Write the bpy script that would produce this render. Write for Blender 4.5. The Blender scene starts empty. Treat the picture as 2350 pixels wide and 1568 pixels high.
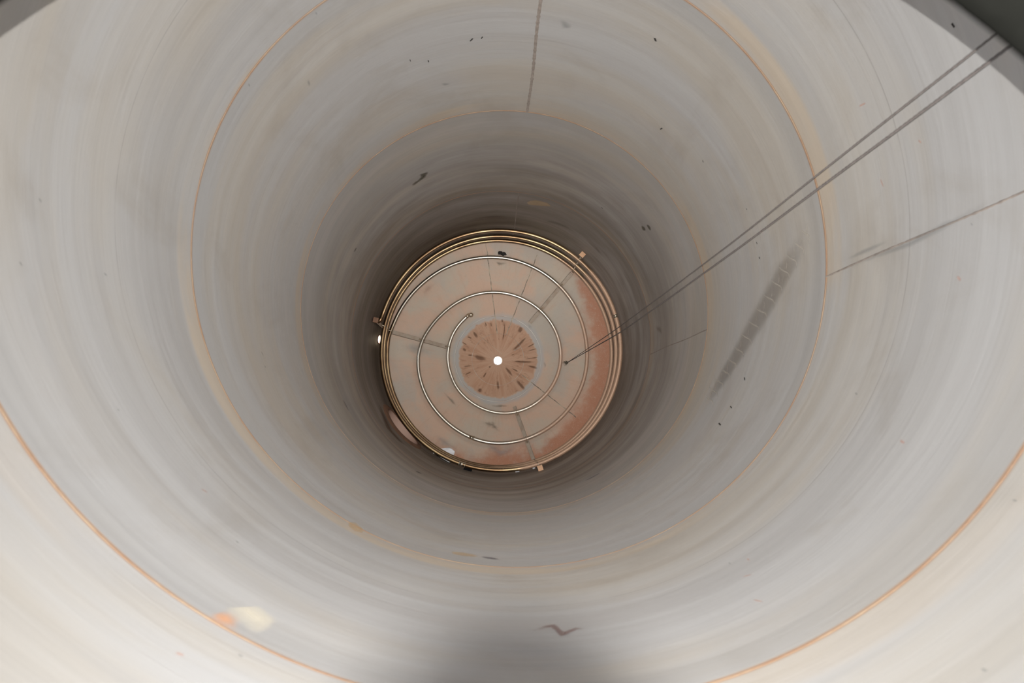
import bpy, bmesh, math, random
from mathutils import Vector, Matrix

random.seed(7)
SC = bpy.context.scene
COL = SC.collection
R = 1.8                      # tank radius in metres; lengths below marked "R" are in radii
HT = 5.92 * R                # height of the viewpoint above the drain
FPX = 1407.67                # focal length in pixels of the 2350 wide frame
AX = Vector((-0.0371, 0.1273, 0.9912)).normalized()      # tank axis as seen from the camera
E1 = Vector((0.9993, 0.0, 0.0374)); E1 = (E1 - AX * E1.dot(AX)).normalized()
E2 = AX.cross(E1)
OX, OY = 0.0843, -0.5701
CAM = Vector((-OX * R, OY * R, HT))

# ------------------------------------------------------------------ camera
cd = bpy.data.cameras.new('camera'); cam = bpy.data.objects.new('camera', cd); COL.objects.link(cam)
cd.sensor_fit = 'HORIZONTAL'; cd.sensor_width = 36.0; cd.lens = FPX / 2350 * 36.0
cd.clip_start = 0.02; cd.clip_end = 60
ax_x = Vector((E1.x, -E2.x, -AX.x)); ax_dn = Vector((E1.y, -E2.y, -AX.y)); ax_f = Vector((E1.z, -E2.z, -AX.z))
CM = Matrix((( ax_x.x, -ax_dn.x, -ax_f.x, CAM.x), (ax_x.y, -ax_dn.y, -ax_f.y, CAM.y),
             (ax_x.z, -ax_dn.z, -ax_f.z, CAM.z), (0, 0, 0, 1)))
cam.matrix_world = CM
cd.dof.use_dof = True; cd.dof.focus_distance = 5.0 * R; cd.dof.aperture_fstop = 2.6
SC.camera = cam
SC.cycles.max_bounces = 6; SC.cycles.diffuse_bounces = 4; SC.cycles.glossy_bounces = 4; SC.cycles.transparent_max_bounces = 12

# ------------------------------------------------------------------ sky, flash, exposure
SC.view_settings.view_transform = 'Standard'; SC.view_settings.look = 'None'
SC.view_settings.exposure = 0.0; SC.view_settings.gamma = 1.0; SC.view_settings.use_curve_mapping = False
W = bpy.data.worlds.new('sky'); SC.world = W; W.use_nodes = True
bg = W.node_tree.nodes['Background']; bg.inputs[0].default_value = (0.80, 0.88, 1.0, 1)
_t = W.node_tree; _g = _t.nodes.new('ShaderNodeTexCoord'); _s = _t.nodes.new('ShaderNodeSeparateXYZ')
_t.links.new(_g.outputs['Generated'], _s.inputs[0])      # hazy sunny quarter low on one side, softer sky overhead
def _mr(src, a, b, c, d):
    m = _t.nodes.new('ShaderNodeMapRange'); m.interpolation_type = 'SMOOTHSTEP'; _t.links.new(src, m.inputs[0])
    for i_, v_ in enumerate((a, b, c, d)): m.inputs[i_ + 1].default_value = v_
    return m.outputs[0]
_a = _t.nodes.new('ShaderNodeMath'); _a.operation = 'MULTIPLY_ADD'
_b = _t.nodes.new('ShaderNodeMath'); _b.operation = 'MULTIPLY'
_t.links.new(_mr(_s.outputs[0], -0.75, -0.35, 1.0, 0.0), _b.inputs[0]); _t.links.new(_mr(_s.outputs[2], 0.62, 0.80, 1.0, 0.0), _b.inputs[1])
_t.links.new(_b.outputs[0], _a.inputs[0]); _a.inputs[1].default_value = 25.0; _a.inputs[2].default_value = 13.0
_t.links.new(_a.outputs[0], bg.inputs[1])

def area(name, loc, direction, sx, sy, power, color=(1, 1, 1), portal=False):
    l = bpy.data.lights.new(name, 'AREA'); l.shape = 'RECTANGLE'; l.size = sx; l.size_y = sy
    l.energy = power; l.color = color
    o = bpy.data.objects.new(name, l); COL.objects.link(o); o.location = loc
    o.rotation_euler = Vector(direction).to_track_quat('-Z', 'Y').to_euler()
    if portal: l.cycles.is_portal = True
    return o

def camspace(x, y, z):
    """a point given right, up, behind of the camera in metres"""
    return CM @ Vector((x, y, z))
fl = area('flash_light', camspace(0, 0.01335, 0.0208), ax_f - ax_dn * 0.07, 0.0038, 0.0025, 144.0, (1.0, 0.975, 0.94))
fl.data.spread = math.radians(112)

# ------------------------------------------------------------------ tank geometry
HARM = [(0.30, [0] * 7), (0.980, [-.003, -.0083, -.0037, .0004, -.0061, 0, 0]),
        (1.484, [.0013, .0012, .0024, -.0018, .0004, -.0029, -.0016]),
        (1.871, [.0019, -.0020, .0048, -.0042, -.0029, -.0013, -.0018]),
        (2.961, [.0002, .0038, -.0007, -.0017, -.0007, -.0007, .0005]),
        (4.071, [.0033, .0047, -.0053, -.001, .0005, 0, 0]), (4.7, [0] * 7), (9, [0] * 7)]
def rad(th, Z):
    """wall radius (R): rolled plate is a few millimetres out of round"""
    for (z0, a), (z1, b) in zip(HARM, HARM[1:]):
        if Z <= z1: break
    t = min(1, max(0, (Z - z0) / (z1 - z0)))
    k = [x + (y - x) * t for x, y in zip(a, b)]
    return 1 + k[0] + k[1] * math.cos(th) + k[2] * math.sin(th) + k[3] * math.cos(2 * th) + k[4] * math.sin(2 * th) + k[5] * math.cos(3 * th) + k[6] * math.sin(3 * th)
SL = 0.62                    # slope of the conical bottom
ZJ = 5.92 - SL               # depth of the wall-to-cone joint
def P(rho, th, Z):
    """radius (R), angle, depth below the viewpoint (R) -> world metres"""
    return Vector((rho * math.cos(th) * R, rho * math.sin(th) * R, HT - Z * R))
def onwall(th, Z, off=0.0): return P(rad(th, Z) - off / R, th, Z)
def oncone(rho, th, h=0.0): return P(rho, th, 5.92 - SL * rho - h)

def ray(u, v):
    c = Vector(((u - 1175) / FPX, (v - 784) / FPX, 1.0))
    return Vector((c.dot(E1), -c.dot(E2), c.dot(AX)))
OR = Vector((-OX, OY, 0))
def hit_wall(u, v):
    r = ray(u, v); rr = 1.0
    for _ in range(4):
        a = r.x ** 2 + r.y ** 2; b = 2 * (OR.x * r.x + OR.y * r.y); c = OR.x ** 2 + OR.y ** 2 - rr * rr
        t = (-b + math.sqrt(b * b - 4 * a * c)) / 2 / a; p = OR + r * t
        rr = rad(math.atan2(p.y, p.x), p.z)
    return math.atan2(p.y, p.x), p.z
def hit_cone(u, v, h=0.0):
    r = ray(u, v); lo, hi = 3.0, 8.0
    for _ in range(50):
        m = (lo + hi) / 2; p = OR + r * m
        if (5.92 - p.z) - (h + SL * math.hypot(p.x, p.y)) > 0: lo = m
        else: hi = m
    return math.hypot(p.x, p.y), math.atan2(p.y, p.x)

# ------------------------------------------------------------------ node helper
class NT:
    def __init__(s, name):
        s.m = bpy.data.materials.new(name); s.m.use_nodes = True; s.t = s.m.node_tree
        s.b = s.t.nodes['Principled BSDF']; s.out = s.t.nodes['Material Output']
    def n(s, kind, **k):
        x = s.t.nodes.new(kind)
        for a, b in k.items(): setattr(x, a, b)
        return x
    def link(s, a, b): s.t.links.new(a, b)
    def put(s, sock, v):
        if hasattr(v, 'is_output') or isinstance(v, bpy.types.NodeSocket): s.link(v, sock)
        else: sock.default_value = v
    def math(s, op, a, b=0.0, c=None, clamp=False):
        x = s.n('ShaderNodeMath', operation=op, use_clamp=clamp)
        s.put(x.inputs[0], a); s.put(x.inputs[1], b)
        if c is not None: s.put(x.inputs[2], c)
        return x.outputs[0]
    def step(s, v, a, b, lo=0.0, hi=1.0):
        x = s.n('ShaderNodeMapRange', interpolation_type='SMOOTHSTEP')
        s.put(x.inputs[0], v); x.inputs[1].default_value = a; x.inputs[2].default_value = b
        x.inputs[3].default_value = lo; x.inputs[4].default_value = hi
        return x.outputs[0]
    def mix(s, f, a, b):
        x = s.n('ShaderNodeMix', data_type='RGBA')
        s.put(x.inputs[0], f)
        s.put(x.inputs[6], a if not isinstance(a, tuple) else (*a, 1)); s.put(x.inputs[7], b if not isinstance(b, tuple) else (*b, 1))
        return x.outputs[2]
    def coord(s, which='Object'): return s.n('ShaderNodeTexCoord').outputs[which]
    def xyz(s, v):
        x = s.n('ShaderNodeSeparateXYZ'); s.link(v, x.inputs[0]); return x.outputs
    def vec(s, a, b, c):
        x = s.n('ShaderNodeCombineXYZ')
        for i, q in enumerate((a, b, c)): s.put(x.inputs[i], q)
        return x.outputs[0]
    def scale(s, v, sc, off=(0, 0, 0)):
        x = s.n('ShaderNodeMapping'); s.link(v, x.inputs[0]); x.inputs['Scale'].default_value = sc; x.inputs['Location'].default_value = off
        return x.outputs[0]
    def noise(s, v, sc, det=3.0, rough=0.55, dist=0.0):
        x = s.n('ShaderNodeTexNoise'); s.link(v, x.inputs['Vector'])
        x.inputs['Scale'].default_value = sc; x.inputs['Detail'].default_value = det
        x.inputs['Roughness'].default_value = rough; x.inputs['Distortion'].default_value = dist
        return x.outputs['Fac']
    def bump(s, h, strength, dist):
        x = s.n('ShaderNodeBump'); s.link(h, x.inputs['Height']); x.inputs['Strength'].default_value = strength; x.inputs['Distance'].default_value = dist
        s.link(x.outputs[0], s.b.inputs['Normal'])
    def done(s, col, rough, metal=0.0, spec=None):
        s.put(s.b.inputs['Base Color'], col if not isinstance(col, tuple) else (*col, 1))
        s.put(s.b.inputs['Roughness'], rough); s.put(s.b.inputs['Metallic'], metal)
        if spec is not None: s.b.inputs['Specular IOR Level'].default_value = spec
        return s.m

SEAMS = [0.980, 1.871, 2.961, 4.071]
def mat_wall():
    t = NT('brushed_wall_plate'); o = t.coord('Object'); uv = t.xyz(t.coord('UV')); Z = uv[1]
    big = t.noise(t.scale(o, (0.35, 0.35, 1.6)), 1.0, 4, 0.55, 0.4)
    st1 = t.noise(t.scale(o, (0.30, 0.30, 9.0)), 1.0, 5, 0.6)
    st2 = t.noise(t.scale(o, (0.8, 0.8, 70.0), (3, 1, 7)), 1.0, 3, 0.6)
    cloud = t.noise(t.scale(o, (1.3, 1.3, 1.3), (9, 2, 4)), 1.0, 5, 0.6, 0.8)
    warm = t.step(big, 0.40, 0.64)
    col = t.mix(warm, (0.560, 0.552, 0.545), (0.580, 0.543, 0.490))
    col = t.mix(t.step(st1, 0.35, 0.7, 0.0, 0.30), col, (0.44, 0.435, 0.43))
    col = t.mix(t.step(cloud, 0.52, 0.75, 0.0, 0.32), col, (0.40, 0.355, 0.30))
    col = t.mix(t.step(st2, 0.45, 0.75, 0.0, 0.13), col, (0.36, 0.34, 0.32))
    # straw coloured heat tint beside each girth weld, bluish grey ground band under it
    for i, zs in enumerate(SEAMS):
        dz = t.math('SUBTRACT', Z, zs)
        ab = t.math('ABSOLUTE', dz)
        rs = t.noise(t.scale(o, (0.7, 0.7, 3.0), (i * 5.0, 2, 1)), 1.0, 3)
        up = t.math('MULTIPLY', t.step(dz, -0.10, -0.07), t.step(dz, -0.004, 0.0, 1.0, 0.0))
        up = t.math('MULTIPLY', up, t.step(rs, 0.40, 0.62, 0.0, (0.22, 0.60, 0.50, 0.5)[i]))
        col = t.mix(up, col, (0.66, 0.54, 0.40))
        dn = t.math('MULTIPLY', t.step(dz, 0.0, 0.004), t.step(dz, 0.05, 0.12, 0.42, 0.0))
        col = t.mix(dn, col, (0.44, 0.435, 0.43))
        edge = t.math('MULTIPLY', t.step(ab, 0.003, 0.0095, 0.75, 0.0), t.step(rs, 0.30, 0.6, 0.45, 1.0))
        col = t.mix(edge, col, (0.50, 0.30, 0.17))
    # scribed line half way down the second course
    ln = t.step(t.math('ABSOLUTE', t.math('SUBTRACT', Z, 1.484)), 0.0007, 0.0022, 0.50, 0.0)
    ln = t.math('MULTIPLY', ln, t.step(t.noise(t.scale(o, (2.5, 2.5, 2.5)), 1.0, 4), 0.38, 0.55, 0.35, 1.0))
    col = t.mix(ln, col, (0.30, 0.28, 0.27))
    # brown tint of the deep wall, with its dimness by depth painted in
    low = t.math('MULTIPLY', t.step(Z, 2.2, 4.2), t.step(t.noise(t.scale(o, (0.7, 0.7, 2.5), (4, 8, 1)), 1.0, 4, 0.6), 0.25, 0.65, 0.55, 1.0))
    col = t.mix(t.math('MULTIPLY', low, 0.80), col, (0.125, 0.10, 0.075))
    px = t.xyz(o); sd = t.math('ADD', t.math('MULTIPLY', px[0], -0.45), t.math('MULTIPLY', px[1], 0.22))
    low_side = t.math('MULTIPLY', t.step(Z, 3.7, 4.9), t.step(t.math('ADD', sd, t.noise(t.scale(o, (.9, .9, 1.4), (2, 6, 3)), 1.0, 4, 0.6)), 0.15, 1.25, 0.10, 0.80))
    col = t.mix(low_side, col, (0.055, 0.040, 0.026))  # darker brown towards the bottom, strongest on the left side
    h = t.noise(t.scale(o, (2, 2, 45.0)), 1.0, 4, 0.7)
    t.bump(h, 0.22, 0.004)
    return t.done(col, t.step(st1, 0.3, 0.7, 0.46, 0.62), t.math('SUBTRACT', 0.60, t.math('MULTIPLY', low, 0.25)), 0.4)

def mat_cone():
    t = NT('dusty_cone_plate'); o = t.coord('Object'); p = t.xyz(o)
    x, y = p[0], p[1]
    rho = t.math('DIVIDE', t.math('SQRT', t.math('ADD', t.math('MULTIPLY', x, x), t.math('MULTIPLY', y, y))), R)
    inv = t.math('DIVIDE', 1.0, t.math('MAXIMUM', rho, 0.02))
    cx = t.math('MULTIPLY', x, t.math('DIVIDE', inv, R)); cy = t.math('MULTIPLY', y, t.math('DIVIDE', inv, R))
    rad_ = t.vec(t.math('MULTIPLY', cx, 7.0), t.math('MULTIPLY', cy, 7.0), t.math('MULTIPLY', rho, 3.0))
    rays = t.noise(rad_, 1.0, 5, 0.62, 0.15)
    rays2 = t.noise(t.scale(rad_, (3.2, 3.2, 1.6)), 1.0, 4, 0.6)
    cl = t.noise(o, 1.5, 5, 0.6, 0.5)
    fine = t.noise(o, 28.0, 4, 0.7)
    speck = t.noise(o, 70.0, 3, 0.7)
    col = t.mix(t.step(cl, 0.38, 0.62), (0.52, 0.44, 0.355), (0.58, 0.41, 0.31))
    col = t.mix(t.step(t.noise(t.scale(o, (1, 1, 1), (3.3, 5.1, 0)), 1.3, 4, 0.55, 0.4), 0.50, 0.66, 0.0, 0.65), col, (0.45, 0.415, 0.365))
    col = t.mix(t.math('MULTIPLY', t.step(rays2, 0.5, 0.8, 0.0, 0.35), t.step(rho, 0.4, 0.6)), col, (0.46, 0.29, 0.20))
    col = t.mix(t.step(fine, 0.5, 0.8, 0.0, 0.16), col, (0.30, 0.22, 0.17))
    # rust bloom round the lower rim, widest on the side away from the daylight port
    side = t.math('ADD', t.math('MULTIPLY', cx, 0.78), t.math('MULTIPLY', cy, -0.62))
    wob = t.math('MULTIPLY', t.math('SUBTRACT', t.noise(o, 2.2, 5, 0.65), 0.5), 0.34)
    lim = t.math('ADD', t.math('ADD', rho, wob), t.math('MULTIPLY', t.step(side, -0.25, 0.75, -0.06, 0.06), 1.0))
    rust = t.step(lim, 0.835, 0.985)
    rust = t.math('MULTIPLY', rust, t.step(side, -0.30, 0.35, 0.10, 0.92))
    rc = t.mix(t.step(speck, 0.58, 0.72), (0.45, 0.20, 0.115), (0.62, 0.40, 0.28))
    col = t.mix(t.math('MULTIPLY', rust, t.step(t.noise(o, 14.0, 5, 0.75), 0.25, 0.50, 0.60, 1.0)), col, rc)
    # inner dished centre: brown film with run marks, ground ring around it
    inner = t.step(t.math('ADD', rho, t.math('MULTIPLY', t.math('SUBTRACT', rays, 0.5), 0.10)), 0.352, 0.376, 1.0, 0.0)
    ic = t.mix(t.step(rays, 0.38, 0.66), (0.52, 0.335, 0.23), (0.45, 0.255, 0.16))
    ic = t.mix(t.step(t.noise(t.vec(t.math('MULTIPLY', cx, 9.0), t.math('MULTIPLY', cy, 9.0), t.math('MULTIPLY', rho, 22.0)), 1.0, 3, 0.6), 0.55, 0.70, 0.0, 0.6), ic, (0.31, 0.165, 0.10))
    ic = t.mix(t.step(rho, 0.05, 0.20, 0.6, 0.0), ic, (0.52, 0.36, 0.26))
    grind = t.math('MULTIPLY', t.step(rho, 0.355, 0.375), t.step(t.math('ADD', rho, t.math('MULTIPLY', wob, 0.25)), 0.405, 0.445, 0.72, 0.0))
    col = t.mix(grind, col, (0.42, 0.43, 0.43))
    col = t.mix(t.math('MULTIPLY', inner, 0.92), col, ic)
    t.bump(fine, 0.18, 0.004)
    return t.done(col, 0.62, 0.12)

def mat_pipe():
    t = NT('stainless_coil_pipe'); o = t.coord('Object'); p = t.xyz(o)
    n1 = t.noise(o, 2.2, 4, 0.6); n2 = t.noise(o, 45.0, 4, 0.7)
    side = t.math('ADD', t.math('MULTIPLY', p[0], 0.8), t.math('MULTIPLY', p[1], -0.25))
    rho = t.math('SQRT', t.math('ADD', t.math('MULTIPLY', p[0], p[0]), t.math('MULTIPLY', p[1], p[1])))
    d = t.math('ADD', side, t.math('MULTIPLY', t.math('SUBTRACT', n1, 0.5), 1.6))
    dust = t.math('MULTIPLY', t.step(d, 0.30, 0.95, 0.0, 0.95), t.step(n2, 0.30, 0.62, 0.72, 1.0))
    gold = t.step(rho, 0.925 * R, 0.95 * R, 0.0, 0.9)
    col = t.mix(gold, (0.44, 0.405, 0.35), t.mix(t.step(t.noise(o, 1.6, 4, 0.6), 0.38, 0.62), (0.17, 0.09, 0.035), (0.34, 0.235, 0.12)))
    col = t.mix(dust, col, (0.47, 0.30, 0.205))
    r = t.math('ADD', t.math('MULTIPLY', dust, 0.22), 0.36)
    t.bump(n2, 0.15, 0.001)
    return t.done(col, r, t.math('SUBTRACT', 1.0, t.math('MULTIPLY', dust, 0.80)))

def mat_simple(name, col, rough=0.6, metal=0.0, var=0.25, scale=20.0, col2=None, bump=0.15):
    t = NT(name); o = t.coord('Object'); n = t.noise(o, scale, 4, 0.6)
    c2 = col2 or tuple(c * (1 - var) for c in col)
    c = t.mix(t.step(n, 0.35, 0.7), col, c2)
    if bump: t.bump(n, bump, 0.002)
    return t.done(c, rough, metal)

def mat_stain(name, col, alpha, scale=14.0, thr=0.5, soft=0.35, col2=None, e=0.08):
    """thin residue: fades and breaks up towards the edge of its patch (UV 0..1 both ways)"""
    t = NT(name); uv = t.xyz(t.coord('UV')); o = t.coord('Object')
    def fall(a): return t.math('SUBTRACT', 1.0, t.math('ABSOLUTE', t.math('SUBTRACT', t.math('MULTIPLY', a, 2.0), 1.0)))
    fu, fv = fall(uv[0]), fall(uv[1])
    f = t.math('MULTIPLY', t.step(fu, 0.0, soft * 1.3), t.step(fv, 0.0, soft * 1.6))
    n = t.noise(o, scale, 4, 0.65, 0.3)
    brk = t.step(t.math('ADD', n, t.math('MULTIPLY', t.math('SUBTRACT', f, 0.5), 0.6)), thr - e - 0.02, thr + e)
    a = t.math('MULTIPLY', t.math('MULTIPLY', f, brk), alpha, clamp=True)
    c = t.mix(n, col, col2 or tuple(x * 0.8 for x in col))
    t.done(c, 0.7, 0.0); t.put(t.b.inputs['Alpha'], a)
    return t.m

M = dict(
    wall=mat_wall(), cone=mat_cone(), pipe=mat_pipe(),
    weld=mat_simple('tarnished_girth_weld', (0.29, 0.175, 0.11), 0.7, 0.05, 0.3, 6.0, (0.38, 0.28, 0.19)),
    weldlow=mat_simple('rusty_girth_weld', (0.30, 0.17, 0.10), 0.55, 0.3, 0.3, 6.0, (0.22, 0.15, 0.11)),
    vweld=mat_simple('dark_vertical_weld', (0.19, 0.16, 0.14), 0.65, 0.1, 0.35, 30.0, (0.27, 0.23, 0.20), 0.5),
    cweld=mat_simple('cone_weld_bead', (0.20, 0.165, 0.13), 0.5, 0.4, 0.4, 7.0, (0.62, 0.54, 0.42)),
    cring=mat_simple('shiny_ring_weld', (0.50, 0.485, 0.44), 0.5, 0.5, 0.4, 3.5, (0.36, 0.25, 0.175)),
    roof=mat_simple('roof_plate', (0.62, 0.61, 0.60), 0.5, 0.35, 0.1, 3.0),
    collar=mat_simple('black_collar_lining', (0.002, 0.002, 0.0017), 0.95, 0.0, 0.3, 12.0, None, 0),
    rail=mat_simple('support_bar_steel', (0.44, 0.37, 0.30), 0.55, 0.3, 0.2, 9.0, (0.38, 0.29, 0.22)),
    tab=mat_simple('rusty_bracket_tab', (0.62, 0.37, 0.22), 0.65, 0.15, 0.2, 14.0),
    clip=mat_simple('clip_steel', (0.55, 0.47, 0.36), 0.35, 0.9, 0.3, 30.0),
    darkrust=mat_simple('brown_rust', (0.20, 0.10, 0.055), 0.7, 0.1, 0.35, 9.0),
    pinkrust=mat_simple('pink_primer_dust', (0.56, 0.36, 0.29), 0.7, 0.05, 0.15, 6.0),
    rope=mat_simple('dark_wire_rope', (0.10, 0.085, 0.078), 0.75, 0.0, 0.3, 60.0),
    fray=mat_simple('frayed_rope_end', (0.10, 0.085, 0.06), 0.85, 0.0, 0.35, 50.0),
    black=mat_simple('black_rubber', (0.005, 0.005, 0.0055), 0.8, 0.0, 0.2, 20.0),
    white=mat_simple('white_plastic_sheet', (0.86, 0.87, 0.90), 0.35, 0.0, 0.06, 12.0),
    clump=mat_simple('black_residue', (0.022, 0.018, 0.016), 0.85, 0.0, 0.3, 20.0),
    body=mat_simple('black_camera_shell', (0.018, 0.018, 0.019), 0.45, 0.0, 0.2, 60.0),
    glass=mat_simple('flash_diffuser', (0.8, 0.8, 0.8), 0.2, 0.0, 0.05, 60.0),
)
M['black'].node_tree.nodes['Principled BSDF'].inputs['Specular IOR Level'].default_value = 0.1
M['collar'].node_tree.nodes['Principled BSDF'].inputs['Specular IOR Level'].default_value = 0.0
ST = dict(
    dark=mat_stain('olive_smudge', (0.085, 0.072, 0.045), 0.62, 20.0, 0.50, .6, None, .12),
    fleck=mat_stain('black_fleck', (0.03, 0.027, 0.025), 0.95, 22.0, 0.38),
    grey=mat_stain('grey_spot', (0.22, 0.22, 0.22), 0.34, 9.0, 0.30, 0.7, None, .2),
    brown=mat_stain('brown_residue', (0.17, 0.115, 0.075), 0.30, 3.2, 0.50, 0.7, None, 0.30),
    purple=mat_stain('purple_scuff', (0.13, 0.115, 0.14), 0.55, 6.0, 0.42, .5, None, .18),
    pink=mat_stain('pink_spot', (0.52, 0.30, 0.24), 0.45, 12.0, 0.34, 0.6),
    orange=mat_stain('orange_rust_run', (0.80, 0.34, 0.12), 0.48, 3.0, 0.47, .8, None, .3),
    cream=mat_stain('cream_wash', (0.80, 0.72, 0.55), 0.40, 3.0, 0.40, 0.7),
    tan=mat_stain('tan_wash', (0.66, 0.45, 0.24), 0.40, 6.0, 0.42),
    scrib=mat_stain('maroon_scribble', (0.26, 0.15, 0.13), 0.55, 18.0, 0.40, 0.5, None, 0.15),
    tyre=mat_stain('rubbed_print', (0.20, 0.165, 0.135), 0.34, 10.0, 0.25, 0.45, None, .2),
    gap=mat_stain('clean_line', (0.50, 0.455, 0.395), 0.60, 10.0, 0.20, 0.7, None, .2),
    run=mat_stain('brown_run_mark', (0.17, 0.075, 0.035), 0.50, 9.0, 0.46, 0.6, None, .22),
    fog=mat_stain('grey_polish', (0.42, 0.44, 0.45), 0.38, 4.0, 0.5, 0.8, None, .3),
    silver=mat_stain('bright_scratch', (0.75, 0.70, 0.60), 0.7, 25.0, 0.35),
    tanwash=mat_stain('brown_dust_cloud', (0.42, 0.255, 0.175), 0.45, 5.0, 0.52, 0.9, None, .3),
    rim=mat_stain('brown_rust_halo', (0.12, 0.06, 0.03), 0.80, 4.0, 0.40, 0.7, None, .3),
    mottle=mat_stain('mottled_grey_deposit', (0.19, 0.175, 0.13), 0.55, 7.0, 0.54, 0.8, None, .22),
)

def mat_neck():
    t = NT('rusty_neck_with_settled_dust'); o = t.coord('Object'); z = t.xyz(o)[2]; n = t.noise(o, 5.0, 4, 0.6)
    e = t.math('ADD', z, t.math('MULTIPLY', n, 0.25))
    return t.done(t.mix(t.step(e, (5.92 - 5.02) * 1.8 + 0.05, (5.92 - 4.92) * 1.8 + 0.18), (0.50, 0.33, 0.26), (0.13, 0.065, 0.035)), 0.75, 0.0)
M['neck'] = mat_neck()

# ------------------------------------------------------------------ mesh helpers
def tag(o, label=None, cat=None, group=None, kind=None):
    if label: o['label'] = label
    if cat: o['category'] = cat
    if group: o['group'] = group
    if kind: o['kind'] = kind
    return o
def mesh(name, verts, faces, mat, parent=None, uvs=None, smooth=True):
    me = bpy.data.meshes.new(name); me.from_pydata([tuple(v) for v in verts], [], faces)
    if uvs:
        ul = me.uv_layers.new(name='UVMap')
        for i, l in enumerate(me.loops): ul.data[i].uv = uvs[l.vertex_index]
    me.materials.append(mat)
    for p in me.polygons: p.use_smooth = smooth
    me.update()
    o = bpy.data.objects.new(name, me); COL.objects.link(o)
    if parent: o.parent = parent; o.matrix_parent_inverse = parent.matrix_world.inverted()
    return o
def empty(name, loc):
    o = bpy.data.objects.new(name, None); COL.objects.link(o); o.location = loc; o.empty_display_size = 0.1
    o.matrix_world = Matrix.Translation(loc)
    return o
class G:
    def __init__(s): s.v = []; s.f = []; s.uv = []
    def add(s, vs, fs):
        b = len(s.v); s.v += [Vector(x) for x in vs]; s.f += [tuple(i + b for i in f) for f in fs]
    def tube(s, pts, r, seg=12, cap=True, closed=False):
        pts = [Vector(p) for p in pts]; n = len(pts); vs = []; fs = []
        rr = r if isinstance(r, (list, tuple)) else [r] * n
        def tang(i):
            if closed: return (pts[(i + 1) % n] - pts[i - 1]).normalized()
            return (pts[min(i + 1, n - 1)] - pts[max(i - 1, 0)]).normalized()
        t0 = tang(0); up = t0.orthogonal().normalized()
        for i in range(n):
            t = tang(i); up = (up - t * up.dot(t)).normalized(); sd = t.cross(up)
            for k in range(seg):
                a = 2 * math.pi * k / seg
                vs.append(pts[i] + (up * math.cos(a) + sd * math.sin(a)) * rr[i])
        m = n if closed else n - 1
        for i in range(m):
            j = (i + 1) % n
            for k in range(seg):
                k2 = (k + 1) % seg
                fs.append((i * seg + k, j * seg + k, j * seg + k2, i * seg + k2)[::-1])
        if cap and not closed:
            fs.append(tuple(range(seg))); fs.append(tuple((n - 1) * seg + k for k in range(seg))[::-1])
        s.add(vs, fs); return s
    def box(s, c, x, y, z, hx, hy, hz, bev=0.12):
        """box with chamfered long edges: centre, three unit axes, half sizes"""
        c, x, y, z = Vector(c), Vector(x), Vector(y), Vector(z)
        b = min(hx, hy, hz) * bev * 2
        prof = [(-hx + b, -hy), (hx - b, -hy), (hx, -hy + b), (hx, hy - b), (hx - b, hy), (-hx + b, hy), (-hx, hy - b), (-hx, -hy + b)]
        vs = [c + x * px + y * py + z * q for q in (-hz, hz) for px, py in prof]
        fs = [(i, (i + 1) % 8, 8 + (i + 1) % 8, 8 + i) for i in range(8)] + [tuple(range(8))[::-1], tuple(range(8, 16))]
        s.add(vs, fs); return s
    def sphere(s, c, r, seg=14, rings=8, sq=(1, 1, 1), fn=None):
        c = Vector(c); vs = [c + Vector((0, 0, r * sq[2]))]; fs = []
        for i in range(1, rings):
            a = math.pi * i / rings
            for k in range(seg):
                b = 2 * math.pi * k / seg
                d = Vector((math.sin(a) * math.cos(b), math.sin(a) * math.sin(b), math.cos(a)))
                q = fn(d) if fn else 1
                vs.append(c + Vector((d.x * sq[0], d.y * sq[1], d.z * sq[2])) * r * q)
        vs.append(c - Vector((0, 0, r * sq[2])))
        for k in range(seg):
            fs.append((0, 1 + k, 1 + (k + 1) % seg)); e = len(vs) - 1; q = 1 + (rings - 2) * seg
            fs.append((e, q + (k + 1) % seg, q + k))
        for i in range(rings - 2):
            for k in range(seg):
                a = 1 + i * seg + k; b = 1 + i * seg + (k + 1) % seg
                fs.append((a, a + seg, b + seg, b))
        s.add(vs, fs); return s
    def obj(s, name, mat, parent=None, smooth=True):
        return mesh(name, s.v, s.f, mat, parent, None, smooth)
D2R = math.pi / 180

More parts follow.
